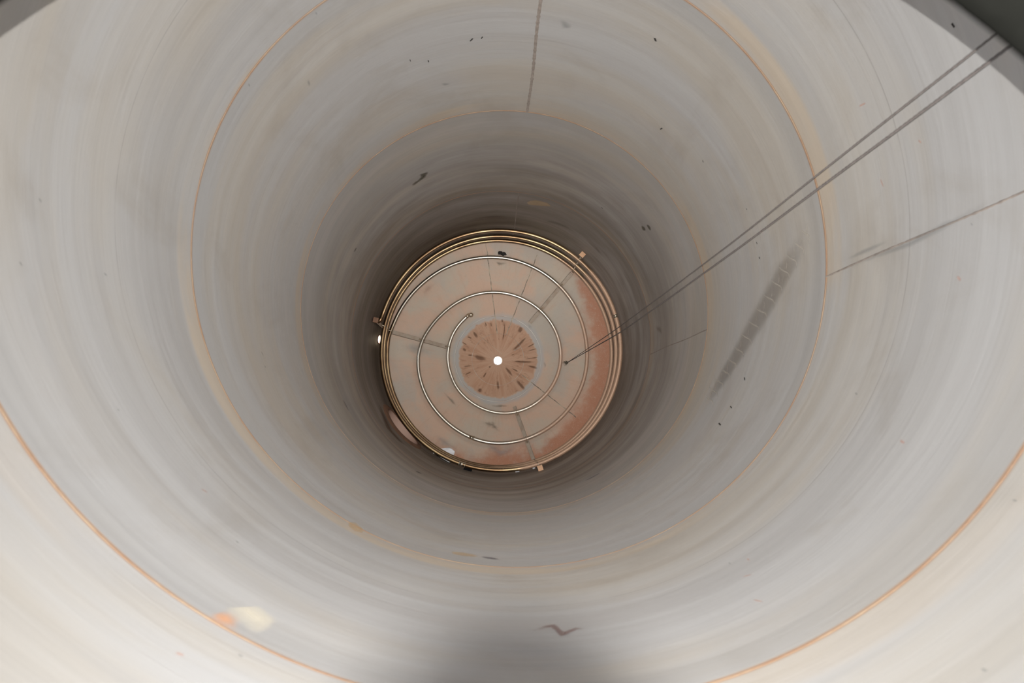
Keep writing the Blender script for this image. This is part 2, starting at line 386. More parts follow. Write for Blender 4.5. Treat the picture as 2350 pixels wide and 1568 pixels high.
# ------------------------------------------------------------------ wall with its two openings
ROOFZ = 0.25
PORT = (hit_wall(869.3, 779.0)[0], hit_wall(869.3, 779.0)[1], 0.034, 0.055)         # th, Z, half width (rad), half height (R)
MAN = (-140.8 * D2R, 4.90, 0.185, 0.235)
def build_wall():
    NTH = 360; off = 0.0
    zs = [ROOFZ + (5.0 - ROOFZ) * i / 94 for i in range(95)]
    # rows must meet the rectangles round the openings
    rect = []
    for th, Z, hw, hh in (PORT, MAN):
        a0 = math.floor(math.degrees(th - hw * 1.35)) ; a1 = math.ceil(math.degrees(th + hw * 1.35))
        rect.append([a0, a1, Z - hh * 1.3, Z + hh * 1.3])
    zs = [z for z in zs if z < 3.9]
    keys = sorted([3.9, ZJ] + [q for r_ in rect for q in r_[2:]])
    for a, b in zip(keys, keys[1:]):
        n = max(1, int((b - a) / 0.045)); zs += [a + (b - a) * i / n for i in range(n)]
    zs.append(ZJ); zs = sorted(set(round(z, 6) for z in zs))
    rect = [[a, b, round(c, 6), round(d, 6)] for a, b, c, d in rect]
    vs = []; uv = []; fs = []
    nz = len(zs)
    for i in range(NTH + 1):
        th = (i - 180) * D2R
        for z in zs:
            vs.append(onwall(th, z)); uv.append((i / NTH, z))
    def vid(i, j): return i * nz + j
    inr = lambda i, j: any(a <= (i - 180) and (i + 1 - 180) <= b and zs[j] >= c - 1e-5 and zs[j + 1] <= d + 1e-5 for a, b, c, d in rect)
    for i in range(NTH):
        for j in range(nz - 1):
            if not inr(i, j): fs.append((vid(i, j), vid(i + 1, j), vid(i + 1, j + 1), vid(i, j + 1)))
    for (a, b, c, d), (th, Z, hw, hh) in zip(rect, (PORT, MAN)):
        ia, ib = a + 180, b + 180; jc, jd = zs.index(c), zs.index(d)
        loop = [(i, jc) for i in range(ia, ib)] + [(ib, j) for j in range(jc, jd)] + [(i, jd) for i in range(ib, ia, -1)] + [(ia, j) for j in range(jd, jc, -1)]
        ids = [vid(*q) for q in loop]; steps = 4; prev = ids
        tgt = []
        for i, j in loop:
            x = ((i - 180) * D2R - th) / hw; y = (zs[j] - Z) / hh; l = math.hypot(x, y); tgt.append((x / l, y / l, x, y))
        for s in range(1, steps + 1):
            f = s / steps; cur = []
            for ex, ey, x, y in tgt:
                px = x + (ex - x) * f; py = y + (ey - y) * f
                t_, z_ = th + px * hw, Z + py * hh
                vs.append(onwall(t_, z_)); uv.append(((math.degrees(t_) + 180) / NTH, z_)); cur.append(len(vs) - 1)
            n = len(ids)
            for k in range(n): fs.append((prev[k], prev[(k + 1) % n], cur[(k + 1) % n], cur[k]))
            prev = cur
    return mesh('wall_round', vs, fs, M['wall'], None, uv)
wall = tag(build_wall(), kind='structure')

def bead(name, pts, nrm, w, h, mat, parent):
    """low rounded weld bead along points with surface normals"""
    pts = [Vector(p) for p in pts]; n = len(pts); vs = []; fs = []; K = 5
    for i in range(n):
        t = (pts[min(i + 1, n - 1)] - pts[max(i - 1, 0)]).normalized(); nn = Vector(nrm[i]); sd = t.cross(nn).normalized()
        j = 1 + 0.22 * math.sin(i * 2.1) * math.sin(i * 0.37) + random.uniform(-.12, .12)
        for k in range(K):
            a = math.pi * k / (K - 1)
            vs.append(pts[i] + sd * (w * 0.5 * math.cos(a) * j) + nn * (h * math.sin(a) - 0.0006))
    for i in range(n - 1):
        for k in range(K - 1): fs.append((i * K + k, (i + 1) * K + k, (i + 1) * K + k + 1, i * K + k + 1))
    return mesh(name, vs, fs, mat, parent)
def inward(th): return Vector((-math.cos(th), -math.sin(th), 0))
for i, z in enumerate(SEAMS):
    ths = [k * 0.5 * D2R for k in range(0, 721)]
    o = bead('weld_seam', [onwall(t, z) for t in ths], [inward(t) for t in ths], (0.013, 0.009, 0.008, 0.010)[i], (0.0010, 0.0018, 0.0022, 0.0025)[i],
             M['weldlow'] if i == 3 else M['weld'], wall)
tag(wall.children[-1] if wall.children else wall)
vs_spec = [(83.5, 1.871, 2.961, 0.026), (83.0, 4.071, ZJ - 0.02, 0.014), (-6.9, 0.980, 1.871, 0.012), (-7.6, 2.961, 4.071, 0.012),
           (172.5, 0.980, 1.871, 0.012) if False else (83.2, ROOFZ + .02, 0.980, 0.012)]
for a, z0, z1, w in vs_spec:
    n = 90; zz = [z0 + (z1 - z0) * k / n for k in range(n + 1)]
    th = lambda z: a * D2R + (0.0035 * math.sin(z * 9) + (0.006 * (2.961 - z) if w > .02 else 0)) * 0.6
    bead('weld_seam', [onwall(th(z), z) for z in zz], [inward(a * D2R)] * (n + 1), w, 0.003, M['vweld'], wall)

NPATCH = [0]
def patch(surf, pts, widths, mat, parent, off=0.0012, name='stain'):
    """thin deposit on the wall or the cone following a line of picture-measured surface points"""
    hit = hit_wall if surf == 'w' else hit_cone
    NPATCH[0] += 1; off += 0.00035 * (NPATCH[0] % 11)
    q = [hit(*p) for p in pts]
    # resample
    out = []; ws = []
    L = len(q)
    if not isinstance(widths, (list, tuple)): widths = [widths] * L
    for i in range(L - 1):
        (a0, b0), (a1, b1) = q[i], q[i + 1]
        k_th = 0 if surf == 'w' else 1
        t0, t1 = (a0, a1) if surf == 'w' else (b0, b1)
        if t1 - t0 > math.pi: t1 -= 2 * math.pi
        if t0 - t1 > math.pi: t1 += 2 * math.pi
        m = 6
        for s in range(m + (1 if i == L - 2 else 0)):
            f = s / m; tt = t0 + (t1 - t0) * f
            if surf == 'w': out.append((tt, b0 + (b1 - b0) * f))
            else: out.append((a0 + (a1 - a0) * f, tt))
            ws.append(widths[i] + (widths[i + 1] - widths[i]) * f)
    pos = [onwall(a, b, 0) if surf == 'w' else oncone(a, b) for a, b in out]
    vs = []; uv = []; fs = []; n = len(pos); K = 7
    length = sum((pos[i + 1] - pos[i]).length for i in range(n - 1)); wide = max(ws) > 0.22 * length
    for i in range(n):
        a, b = out[i]
        th = a if surf == 'w' else b
        nn = inward(th) if surf == 'w' else Vector((-math.cos(th) * SL, -math.sin(th) * SL, 1)).normalized()
        w_ = 5; t = (pos[-1] - pos[0]) if wide else (pos[min(i + w_, n - 1)] - pos[max(i - w_, 0)])
        t = t.normalized(); sd = t.cross(nn).normalized()
        for k in range(K):
            f = k / (K - 1); p = pos[i] + sd * ws[i] * (f - 0.5)
            if surf == 'w':
                tt = math.atan2(p.y, p.x); Z = (HT - p.z) / R; p = onwall(tt, Z, off)
            else:
                tt = math.atan2(p.y, p.x); rh = math.hypot(p.x, p.y) / R; p = oncone(rh, tt, off / R)
            vs.append(p); uv.append((i / (n - 1), f))
    for i in range(n - 1):
        for k in range(K - 1): fs.append((i * K + k, (i + 1) * K + k, (i + 1) * K + k + 1, i * K + k + 1))
    return mesh(name, vs, fs, mat, parent, uv)
def spot(surf, u, v, du, dv, w, mat, parent): return patch(surf, [(u - du, v - dv), (u, v), (u + du, v + dv)], w, ST[mat], parent)

# smudges, flecks and rust on the wall (picture-measured places on the plate)
patch('w', [(934, 432), (948, 424), (962, 414), (974, 404), (986, 396)], [.07, .13, .10, .17, .12], ST['dark'], wall)
patch('w', [(966, 412), (972, 400), (984, 393)], [.08, .2, .1], ST['dark'], wall)
patch('w', [(1471, 515), (1477, 524), (1483, 533)], [.05, .16, .08], ST['dark'], wall)
patch('w', [(1482, 512), (1490, 522), (1496, 531)], [.05, .14, .06], ST['dark'], wall)
patch('w', [(1235, 512), (1262, 508), (1300, 520), (1335, 540)], [.05, .20, .24, .10], ST['brown'], wall)
patch('w', [(1330, 540), (1368, 570), (1392, 600)], [.10, .26, .10], ST['brown'], wall)
patch('w', [(1060, 515), (1110, 500), (1150, 497), (1180, 500)], [.08, .2, .2, .1], ST['brown'], wall)
patch('w', [(1205, 468), (1235, 465), (1270, 472)], [.1, .25, .1], ST['tan'], wall)
patch('w', [(1500, 748), (1516, 758), (1522, 770)], [.05, .14, .06], ST['brown'], wall)
spot('w', 815, 573, 4, -7, .05, 'dark', wall)
for u, v, du, dv, w in [(1504, 91, 2, 5, .022), (1082, 91, -4, 4, .016), (1106, 86, -2, 3, .012), (983, 140, 1, 3, .011), (1518, 295, 3, -2, .014),
                        (941, 138, 1, 3, .008), (1382, 477, 2, 2, .018), (1614, 370, 1, 3, .012), (1738, 558, 1, 3, .012), (1744, 592, 1, 3, .014),
                        (1710, 870, 1, 4, .013), (1652, 974, 3, 3, .014), (1678, 935, 2, 3, .012), (2188, 58, 4, 6, .012), (1714, 480, 1, 2, .010)]:
    spot('w', u, v, du, dv, w, 'fleck', wall)
for u, v, du, dv, w in [(571, 195, 3, 5, .022), (46, 606, 5, 8, .02), (270, 942, 5, 4, .018), (543, 1246, 4, 5, .018), (550, 1508, 8, 6, .02),
                        (725, 30, 3, 4, .018), (1967, 905, 4, 4, .018), (1675, 1294, 3, 4, .012), (241, 630, 5, 5, .018), (2330, 1150, 8, 3, .012),
                        (2260, 1540, 9, 6, .015), (608, 842, 3, 3, .03), (601, 812, 4, 7, .03), (708, 190, 3, 9, .03), (90, 460, 5, 8, .02), (2232, 515, 4, 4, .012)]:
    spot('w', u, v, du, dv, w, 'grey', wall)
for u, v, du, dv, w in [(2203, 640, 6, 7, .018), (2073, 1016, 7, 5, .018), (1715, 1322, 14, -4, .014), (1740, 1380, 16, 4, .012), (412, 1503, 14, 5, .018),
                        (1980, 240, 12, -6, .02), (2112, 325, 5, 5, .014), (2025, 420, 5, 12, .014), (468, 1128, 10, 6, .018), (1718, 1286, 3, 3, .012)]:
    spot('w', u, v, du, dv, w, 'pink', wall)
patch('w', [(784, 912), (793, 930), (802, 948)], [.02, .06, .02], ST['purple'], wall)
patch('w', [(952, 1082), (960, 1085), (968, 1088)], [.04, .08, .04], ST['purple'], wall)
patch('w', [(1338, 1107), (1362, 1095), (1386, 1081)], [.03, .07, .03], ST['purple'], wall)
patch('w', [(470, 1410), (500, 1412), (530, 1430), (552, 1462)], [.04, .16, .17, .04], ST['orange'], wall)
patch('w', [(500, 1396), (560, 1395), (600, 1430), (585, 1480)], [.06, .22, .24, .08], ST['cream'], wall)
patch('w', [(796, 1202), (815, 1210), (838, 1222)], [.08, .22, .08], ST['tan'], wall)
patch('w', [(1030, 1268), (1062, 1273), (1102, 1278)], [.06, .12, .05], ST['tan'], wall)
patch('w', [(1100, 1278), (1125, 1282), (1150, 1286)], [.03, .07, .03], ST['purple'], wall)
scr = [(1205, 1457), (1230, 1449), (1252, 1441), (1268, 1438), (1280, 1447), (1292, 1459), (1304, 1452), (1322, 1445), (1340, 1446), (1362, 1440)]
patch('w', scr, [.02, .035, .045, .048, .035, .05, .035, .04, .035, .02], ST['scrib'], wall)
patch('w', [(1285, 40), (1300, 60), (1310, 66)], [.05, .11, .04], ST['grey'], wall)
patch('w', [(1010, 190), (1022, 193), (1036, 192)], [.03, .06, .03], ST['grey'], wall)
patch('w', [(1905, 634), (2000, 592), (2090, 560), (2200, 503), (2350, 428)], [.02, .045, .05, .06, .05], ST['grey'], wall)
patch('w', [(1935, 600), (1990, 575), (2050, 550)], [.02, .05, .02], ST['grey'], wall)
# print of a twisted strap rubbed on the wall
cA = [(1858, 520), (1830, 580), (1795, 636), (1760, 700), (1724, 760), (1690, 818), (1660, 866), (1634, 908), (1618, 940)]
patch('w', cA, [.12, .20, .26, .30, .32, .32, .30, .24, .12], ST['tyre'], wall, name='strap_print')
for k in range(15):
    f = .25 + k / 14 * (len(cA) - 2.0); i = int(f); g = f - i
    u = cA[i][0] + (cA[i + 1][0] - cA[i][0]) * g; v = cA[i][1] + (cA[i + 1][1] - cA[i][1]) * g
    w = 24 - 12 * abs(k / 14 - .45)
    patch('w', [(u - w * .55, v - 22), (u - w * .60, v - 8), (u - w * .15, v), (u + w * .35, v + 5), (u + w * .50, v + 14), (u + w * .42, v + 28)], [.012, .016, .020, .020, .018, .012], ST['gap'], wall, 0.0055, name='strap_print')
    patch('w', [(u + w * .15, v - 24), (u + w * .22, v - 10), (u + w * .10, v)], [.010, .014, .014], ST['gap'], wall, 0.0055, name='strap_print')
# rust halo round the manway
patch('w', [(866, 900), (876, 945), (895, 987), (923, 1018), (954, 1036)], [.12, .40, .50, .40, .12], ST['rim'], wall)

# ------------------------------------------------------------------ cone floor
def build_floor():
    NTH = 240; rh = [0.040] + [0.045 + (1.0 - 0.045) * i / 40 for i in range(41)]
    vs = []; fs = []
    for i in range(NTH):
        th = 2 * math.pi * i / NTH
        for r_ in rh: vs.append(oncone(r_ * (rad(th, ZJ) if r_ > .99 else 1), th))
    n = len(rh)
    for i in range(NTH):
        j = (i + 1) % NTH
        for k in range(n - 1): fs.append((i * n + k, i * n + k + 1, j * n + k + 1, j * n + k))
    return mesh('floor', vs, fs, M['cone'])
floor = tag(build_floor(), kind='structure')
def conen(th): return Vector((-math.cos(th) * SL, -math.sin(th) * SL, 1)).normalized()
def cone_line(p0, p1, w, mat, h=0.003):
    a = hit_cone(*p0); b = hit_cone(*p1); n = 60
    A = oncone(a[0], a[1]); B = oncone(b[0], b[1]); pts = []; nr = []
    for i in range(n + 1):
        q = A.lerp(B, i / n); th = math.atan2(q.y, q.x) + 0.0022 * math.sin(i * .7); pts.append(oncone(math.hypot(q.x, q.y) / R, th)); nr.append(conen(th))
    bead('weld_seam', pts, nr, w, h, mat, floor)
cone_line((1114.5, 553), (1141, 765), 0.015, M['cweld'])
cone_line((1233, 585), (1162, 768), 0.015, M['cweld'])
cone_line((1198, 861), (1322, 958), 0.015, M['cweld'])
cone_line((1151.5, 812), (1098, 768), 0.005, M['cweld'])
cone_line((1180, 805), (1194, 797), 0.010, M['cring'])
for rr, w in ((0.2455, 0.006), (0.3988, 0.010)):
    ths = [k * 1.0 * D2R for k in range(361)]
    bead('weld_seam', [oncone(rr * (1 + .004 * math.sin(2 * t)), t) for t in ths], [conen(t) for t in ths], w, 0.003, M['cring'], floor)
for pts, w in [  # brown run marks in the dished centre
    ([(1082, 757), (1091, 768), (1098, 778)], [.03, .06, .04]), ([(1126, 738), (1128, 752)], [.02, .03]), ([(1113, 738), (1117, 750)], [.02, .03]),
    ([(1158, 732), (1157, 762), (1152, 788)], [.03, .02, .05]), ([(1152, 731), (1153, 742)], [.03, .04]),
    ([(1198, 748), (1194, 757), (1189, 766)], [.08, .09, .06]), ([(1219, 762), (1200, 782), (1182, 800), (1168, 809)], [.02, .05, .06, .02]),
    ([(1230, 787), (1205, 800)], [.025, .02]), ([(1236, 800), (1210, 806)], [.02, .02]), ([(1182, 813), (1172, 816)], [.02, .03]),
    ([(1165, 829), (1200, 831), (1236, 831)], [.02, .05, .03]), ([(1200, 825), (1240, 819)], [.02, .02]), ([(1205, 838), (1238, 847)], [.02, .06]),
    ([(1082, 815), (1100, 821), (1124, 827)], [.05, .12, .04]), ([(1072, 816), (1085, 815)], [.02, .04]),
    ([(1156, 840), (1167, 852), (1180, 870)], [.015, .06, .02]), ([(1170, 843), (1183, 850), (1192, 855)], [.015, .035, .015]),
    ([(1180, 868), (1195, 884), (1208, 900)], [.03, .07, .05]), ([(1122, 845), (1126, 840)], [.03, .04]),
    ([(1104, 889), (1101, 896), (1099, 903)], [.06, .10, .06]), ([(1059, 784), (1073, 793)], [.02, .03]), ([(1060, 800), (1072, 806)], [.05, .06]),
    ([(1060, 842), (1086, 839)], [.03, .02]), ([(1064, 862), (1085, 852)], [.04, .02]), ([(1071, 772), (1084, 778)], [.03, .03]),
    ([(1142, 870), (1144, 900)], [.03, .08]), ([(1108, 870), (1118, 852)], [.05, .02])]:
    patch('c', pts, [x * 1.45 for x in w], ST['run'], floor)
patch('c', [(1210, 742), (1216, 750), (1222, 758)], [.05, .10, .05], ST['fog'], floor)
patch('c', [(1246, 826), (1251, 838), (1249, 852)], [.06, .10, .05], ST['fog'], floor)
patch('c', [(1012, 892), (1035, 918), (1058, 942)], [.05, .14, .08], ST['mottle'], floor)
patch('c', [(985, 985), (1020, 1015), (1060, 1035)], [.1, .25, .1], ST['fog'], floor)
patch('c', [(1090, 960), (1130, 975), (1160, 1000)], [.1, .28, .1], ST['mottle'], floor)
patch('c', [(960, 690), (985, 660), (1020, 640)], [.15, .3, .15], ST['tanwash'], floor)
patch('c', [(1105, 925), (1150, 932), (1185, 928)], [.05, .12, .05], ST['mottle'], floor)
patch('c', [(1128, 598), (1146, 606), (1172, 604)], [.05, .16, .05], ST['mottle'], floor)
patch('c', [(1090, 990), (1150, 1040), (1200, 1025)], [.2, .3, .15], ST['fog'], floor)
patch('c', [(905, 790), (950, 800), (1010, 815)], [.2, .35, .2], ST['fog'], floor)

# ------------------------------------------------------------------ roof with the manhole the view looks through
def plane_hit(u, v, Z):
    r = ray(u, v); t = Z / r.z; p = OR + r * t; return p
hc = plane_hit(1163, 1394, ROOFZ); HR = ROOFZ * 1895 / FPX          # centre and radius (R) of the manhole
def build_roof():
    n = 120; vs = []; fs = []
    for k in range(n):
        a = 2 * math.pi * k / n
        vs.append(Vector(((hc.x + (HR + .01) * math.cos(a)) * R, (hc.y + (HR + .01) * math.sin(a)) * R, HT - ROOFZ * R)))
    for f in (0.25, 0.5, 0.75, 1.0):
        for k in range(n):
            a = 2 * math.pi * k / n; d = Vector((math.cos(a), math.sin(a)))
            b = hc.x * d.x + hc.y * d.y; t = -b + math.sqrt(b * b - (hc.x ** 2 + hc.y ** 2) + 1.0)
            rr = HR + (t - HR) * f
            vs.append(Vector(((hc.x + rr * d.x) * R, (hc.y + rr * d.y) * R, HT - ROOFZ * R)))
    for i in range(4):
        for k in range(n):
            k2 = (k + 1) % n; fs.append((i * n + k, i * n + k2, (i + 1) * n + k2, (i + 1) * n + k))
    return mesh('ceiling', vs, fs, M['roof'])
ceil = tag(build_roof(), kind='structure')
g = G(); n = 120; prof = [(HR + .030, .001), (HR + .028, .008), (HR + .004, .009), (HR, .004), (HR, -.004), (HR + .002, -.215), (HR + .03, -.218), (HR + .034, -.210), (HR + .034, .0)]
vs = []; fs = []
for k in range(n):
    a = 2 * math.pi * k / n
    for r_, z_ in prof: vs.append(Vector(((hc.x + r_ * math.cos(a)) * R, (hc.y + r_ * math.sin(a)) * R, HT - (ROOFZ + z_) * R)))
m_ = len(prof)
for k in range(n):
    k2 = (k + 1) % n
    for i in range(m_ - 1): fs.append((k * m_ + i, k2 * m_ + i, k2 * m_ + i + 1, k * m_ + i + 1))
mc = mesh('manhole_collar', vs, fs, M['collar'])
tag(mc, 'black lined rim of the roof manhole, blurred dark in the top corners', 'manhole collar')

area('hatch_portal', Vector((hc.x * R, hc.y * R, HT - (ROOFZ - .1) * R)), (0, 0, -1), 2 * HR * R, 2 * HR * R, 1, portal=True)

# ------------------------------------------------------------------ daylight port in the wall, drain outlet
th, Z, hw, hh = PORT
t_ = empty('daylight_port', onwall(th, Z)); tag(t_, 'small round port blown out white in the dark wall by the coil inlet', 'port')
vs = []; fs = []; n = 40; prof = [(1.16, 0.0), (1.14, -0.010), (1.02, -0.012), (1.0, -0.004), (1.0, 0.012)]
for k in range(n):
    a = 2 * math.pi * k / n
    for s_, o_ in prof:
        tt = th + hw * s_ * math.cos(a); zz = Z + hh * s_ * math.sin(a); vs.append(P(rad(tt, zz) + o_ / R, tt, zz))
m_ = len(prof)
for k in range(n):
    k2 = (k + 1) % n
    for i in range(m_ - 1): fs.append((k * m_ + i, k2 * m_ + i, k2 * m_ + i + 1, k * m_ + i + 1))
mesh('rim_ring', vs, fs, M['darkrust'], t_)
area('port_portal', P(1.012, th, Z), inward(th), 0.14, 0.19, 1, portal=True)
vs = []; fs = []; n = 48; prof = [(.052, .003), (.050, .007), (.041, .008), (.038, .004), (.037, -.03), (.040, -.03)]
for k in range(n):
    a = 2 * math.pi * k / n
    for r_, h_ in prof: vs.append(P(r_, a, 5.92 - SL * .045 - h_))
m_ = len(prof)
for k in range(n):
    k2 = (k + 1) % n
    for i in range(m_ - 1): fs.append((k * m_ + i, k2 * m_ + i, k2 * m_ + i + 1, k * m_ + i + 1))
dr = mesh('drain_outlet', vs, fs, mat_simple('drain_ring_metal', (0.55, 0.40, 0.30), 0.5, 0.3))
tag(dr, 'round drain outlet glowing white with daylight at the centre of the cone', 'drain')
area('drain_portal', Vector((0, 0, -0.02)), (0, 0, 1), 0.15, 0.15, 1, portal=True)

# ------------------------------------------------------------------ side manway
th, Z, hw, hh = MAN
mw = empty('side_manway', onwall(th, Z)); tag(mw, 'oval side manway recessed in the lower left wall, brown with a pink dusty sill', 'manway')
def manway():
    n = 72; vs = []; fs = []; prof = [(1.0, -.006), (1.02, -.016), (1.10, -.017), (1.42, -.012), (1.50, 0.0)]
    for k in range(n):
        a = 2 * math.pi * k / n; q = (1.0, 1 + .42 * max(0, -math.sin(a)) ** 1)
        for s_, o_ in prof:
            e = 1 + (s_ - 1) * (.35 + .65 * max(0, -math.sin(a)))
            tt = th + hw * e * math.cos(a); zz = Z + hh * e * math.sin(a); vs.append(P(rad(tt, zz) + o_ / R, tt, zz))
    m_ = len(prof)
    for k in range(n):
        k2 = (k + 1) % n
        for i in range(m_ - 1): fs.append((k * m_ + i, k2 * m_ + i, k2 * m_ + i + 1, k * m_ + i + 1))
    mesh('frame', vs, fs, M['darkrust'], mw)
    n = 72; vs = []; fs = []; L = 0.085
    prof = [(1.0, -.003), (1.0, 0.0), (1.0, L * .35), (1.0, L * .7), (1.0, L)]
    for k in range(n):
        a = 2 * math.pi * k / n
        for s_, o_ in prof:
            tt = th + hw * s_ * math.cos(a); zz = Z + hh * s_ * math.sin(a); vs.append(P(rad(tt, zz) + o_, tt, zz))
    m_ = len(prof)
    for k in range(n):
        k2 = (k + 1) % n
        for i in range(m_ - 1): fs.append((k * m_ + i, k2 * m_ + i, k2 * m_ + i + 1, k * m_ + i + 1))
    mesh('neck', vs, fs, M['neck'], mw)
    vs = [P(rad(th, Z) + L, th, Z)]; fs = []
    for q in (0.33, 0.66, 0.9, 1.0):
        for k in range(n):
            a = 2 * math.pi * k / n; tt = th + hw * q * math.cos(a); zz = Z + hh * q * math.sin(a)
            vs.append(P(rad(tt, zz) + L + (0.02 if q < .95 else 0), tt, zz))
    for k in range(n): fs.append((0, 1 + k, 1 + (k + 1) % n))
    for i in range(3):
        for k in range(n): a_ = 1 + i * n + k; b_ = 1 + i * n + (k + 1) % n; fs.append((a_, a_ + n, b_ + n, b_))
    cv = mesh('cover', vs, fs, M['darkrust'], mw)
    g = G(); g.tube([P(1 + L + .0, th, Z - .06), P(1 + L - .03, th, Z - .05), P(1 + L - .03, th, Z + .05), P(1 + L, th, Z + .06)], 0.012, 8)
    g.obj('handle', M['rail'], mw)
manway()

# ------------------------------------------------------------------ heating coil
SPIRAL = "1071.4 727;1063 734.5;1044.7 758.4;1032 786.5;1028.4 823;1036 862;1044.7 882.6;1072.8 916;1101 934.5;1129 945.7;1157 948.5;1190.7 943.8;1224.4 929;1258 900.8;1277.8 865.7;1286.8 823.6;1280.6 775;1261 735;1241 715;1213 694;1185 679.7;1151.4 672.7;1117.7 671.9;1084 678.3;1050.3 695;1016.6 721.9;988.5 750;968.9 778;960.4 809;959 837;966 876;980 912.8;1011 952.8;1044.7 983.7;1081 1006;1117.7 1016;1151.4 1018;1185 1013;1218.8 1003.3;1258 982.3;1291.8 952.8;1322.7 913.4;1339.6 874;1346.6 829;1343 784;1333 735;1317 696.6;1294.6 668.5;1263.7 640.4;1227 615;1185 598.3;1143 591;1100.8 592;1058.7 601;1016.6 618;977 644.6;946.4 674;921 707.8;904 741.5;897 760;891.8 776;889.3 800"
TH = 0.08
sp = [hit_cone(*map(float, s.split()), TH) for s in SPIRAL.split(';')]
keys = []; acc = None
for rho, t0 in sp:
    if acc is None: acc = t0
    else:
        while t0 - acc > math.pi: t0 -= 2 * math.pi
        while acc - t0 > math.pi: t0 += 2 * math.pi
        acc = t0
    keys.append((acc, rho, 5.92 - SL * rho - TH))
base = keys[-1][0]                      # about 177 degrees, unrolled; angle increases round the coil
for s_, Zk in [(60, 5.22), (110, 5.175), (180, 5.14), (270, 5.10), (360, 5.095), (415, 5.06), (470, 5.0), (540, 4.955), (630, 4.975), (720, 4.985), (775, 4.90), (830, 4.83), (900, 4.785), (990, 4.815), (1065, 4.80)]:
    keys.append((base + s_ * D2R, 0.955, Zk))
def interp(a):
    for i in range(len(keys) - 1):
        if keys[i + 1][0] >= a: break
    k0 = keys[max(0, i - 1)]; k1 = keys[i]; k2 = keys[i + 1]; k3 = keys[min(len(keys) - 1, i + 2)]
    t = (a - k1[0]) / max(1e-6, (k2[0] - k1[0])); out = []
    for c in (1, 2):
        m1 = (k2[c] - k0[c]) / max(1e-6, k2[0] - k0[0]); m2 = (k3[c] - k1[c]) / max(1e-6, k3[0] - k1[0]); h = k2[0] - k1[0]
        out.append((2 * t ** 3 - 3 * t ** 2 + 1) * k1[c] + (t ** 3 - 2 * t * t + t) * h * m1 + (-2 * t ** 3 + 3 * t * t) * k2[c] + (t ** 3 - t * t) * h * m2)
    return out
# light smoothing of the measured keys
for _ in range(2):
    keys = [keys[0]] + [(k[0], (keys[i - 1][1] + 2 * k[1] + keys[i + 1][1]) / 4 if i < len(sp) - 2 else k[1], (keys[i - 1][2] + 2 * k[2] + keys[i + 1][2]) / 4 if i < len(sp) - 2 else k[2]) for i, k in list(enumerate(keys))[1:-1]] + [keys[-1]]
TR = 0.0170 * R
cpath = []; a = keys[0][0]
while a < keys[-1][0]:
    rho, Zk = interp(a); cpath.append(P(rho, a, Zk)); a += 1.5 * D2R
coil = empty('heating_coil', P(0, 0, 5.5)); tag(coil, 'spiral steel pipe heating coil above the cone floor, outer turns stacked by the wall', 'heating coil')
a_end = keys[-1][0]; rho, Zk = interp(a_end)
# closing elbow: dips, swings outward into the wall
tail = [P(.955, a_end, Zk), P(.956, a_end + 1.5 * D2R, Zk + .002), P(.960, a_end + 3.2 * D2R, Zk + .012), P(.966, a_end + 4.6 * D2R, Zk + .018), P(.978, a_end + 5.4 * D2R, Zk + .012), P(.992, a_end + 5.7 * D2R, Zk + .0), P(1.004, a_end + 5.8 * D2R, Zk - .01)]
g = G(); g.tube(cpath + tail[1:], TR, 14); g.obj('pipe', M['pipe'], coil)
ctr = cpath[0]; dirn = (cpath[0] - cpath[2]).normalized()
up = conen(keys[0][0])
g = G(); g.tube([ctr - dirn * .01, ctr + dirn * .03, ctr + dirn * .055 + up * .02, ctr + dirn * .065 + up * .05], [TR * 1.0, TR * 1.02, TR * 1.04, TR * 1.04], 14)
g.obj('elbow', M['clip'], coil)
g = G(); g.sphere(ctr + dirn * .067 + up * .062, TR * 1.32, 18, 12); g.obj('end_cap', M['clip'], coil)
def coupling(aa, wd=0.05):
    r_, z_ = interp(aa); q0 = P(r_, aa - wd / r_ / R * .5, z_); q1 = P(r_, aa + wd / r_ / R * .5, z_)
    g = G(); L_ = [(0, 1.0), (0, 1.16), (.15, 1.16), (.16, 1.04), (.84, 1.04), (.85, 1.16), (1, 1.16), (1, 1.0)]
    g.tube([q0.lerp(q1, f + i * 1e-4) for i, (f, r) in enumerate(L_)], [TR * r for f, r in L_], 14); g.obj('pipe_joint', M['clip'], coil)
def turns(deg):
    """all unrolled angles of the coil lying at this compass angle"""
    out = []; a_ = deg * D2R
    while a_ < keys[0][0] + .04: a_ += 2 * math.pi
    while a_ < keys[-1][0]: out.append(a_); a_ += 2 * math.pi
    return out
tt = turns(-108)
coupling(tt[1], .09); coupling(tt[-1], .10); coupling(turns(15)[-1], .05)

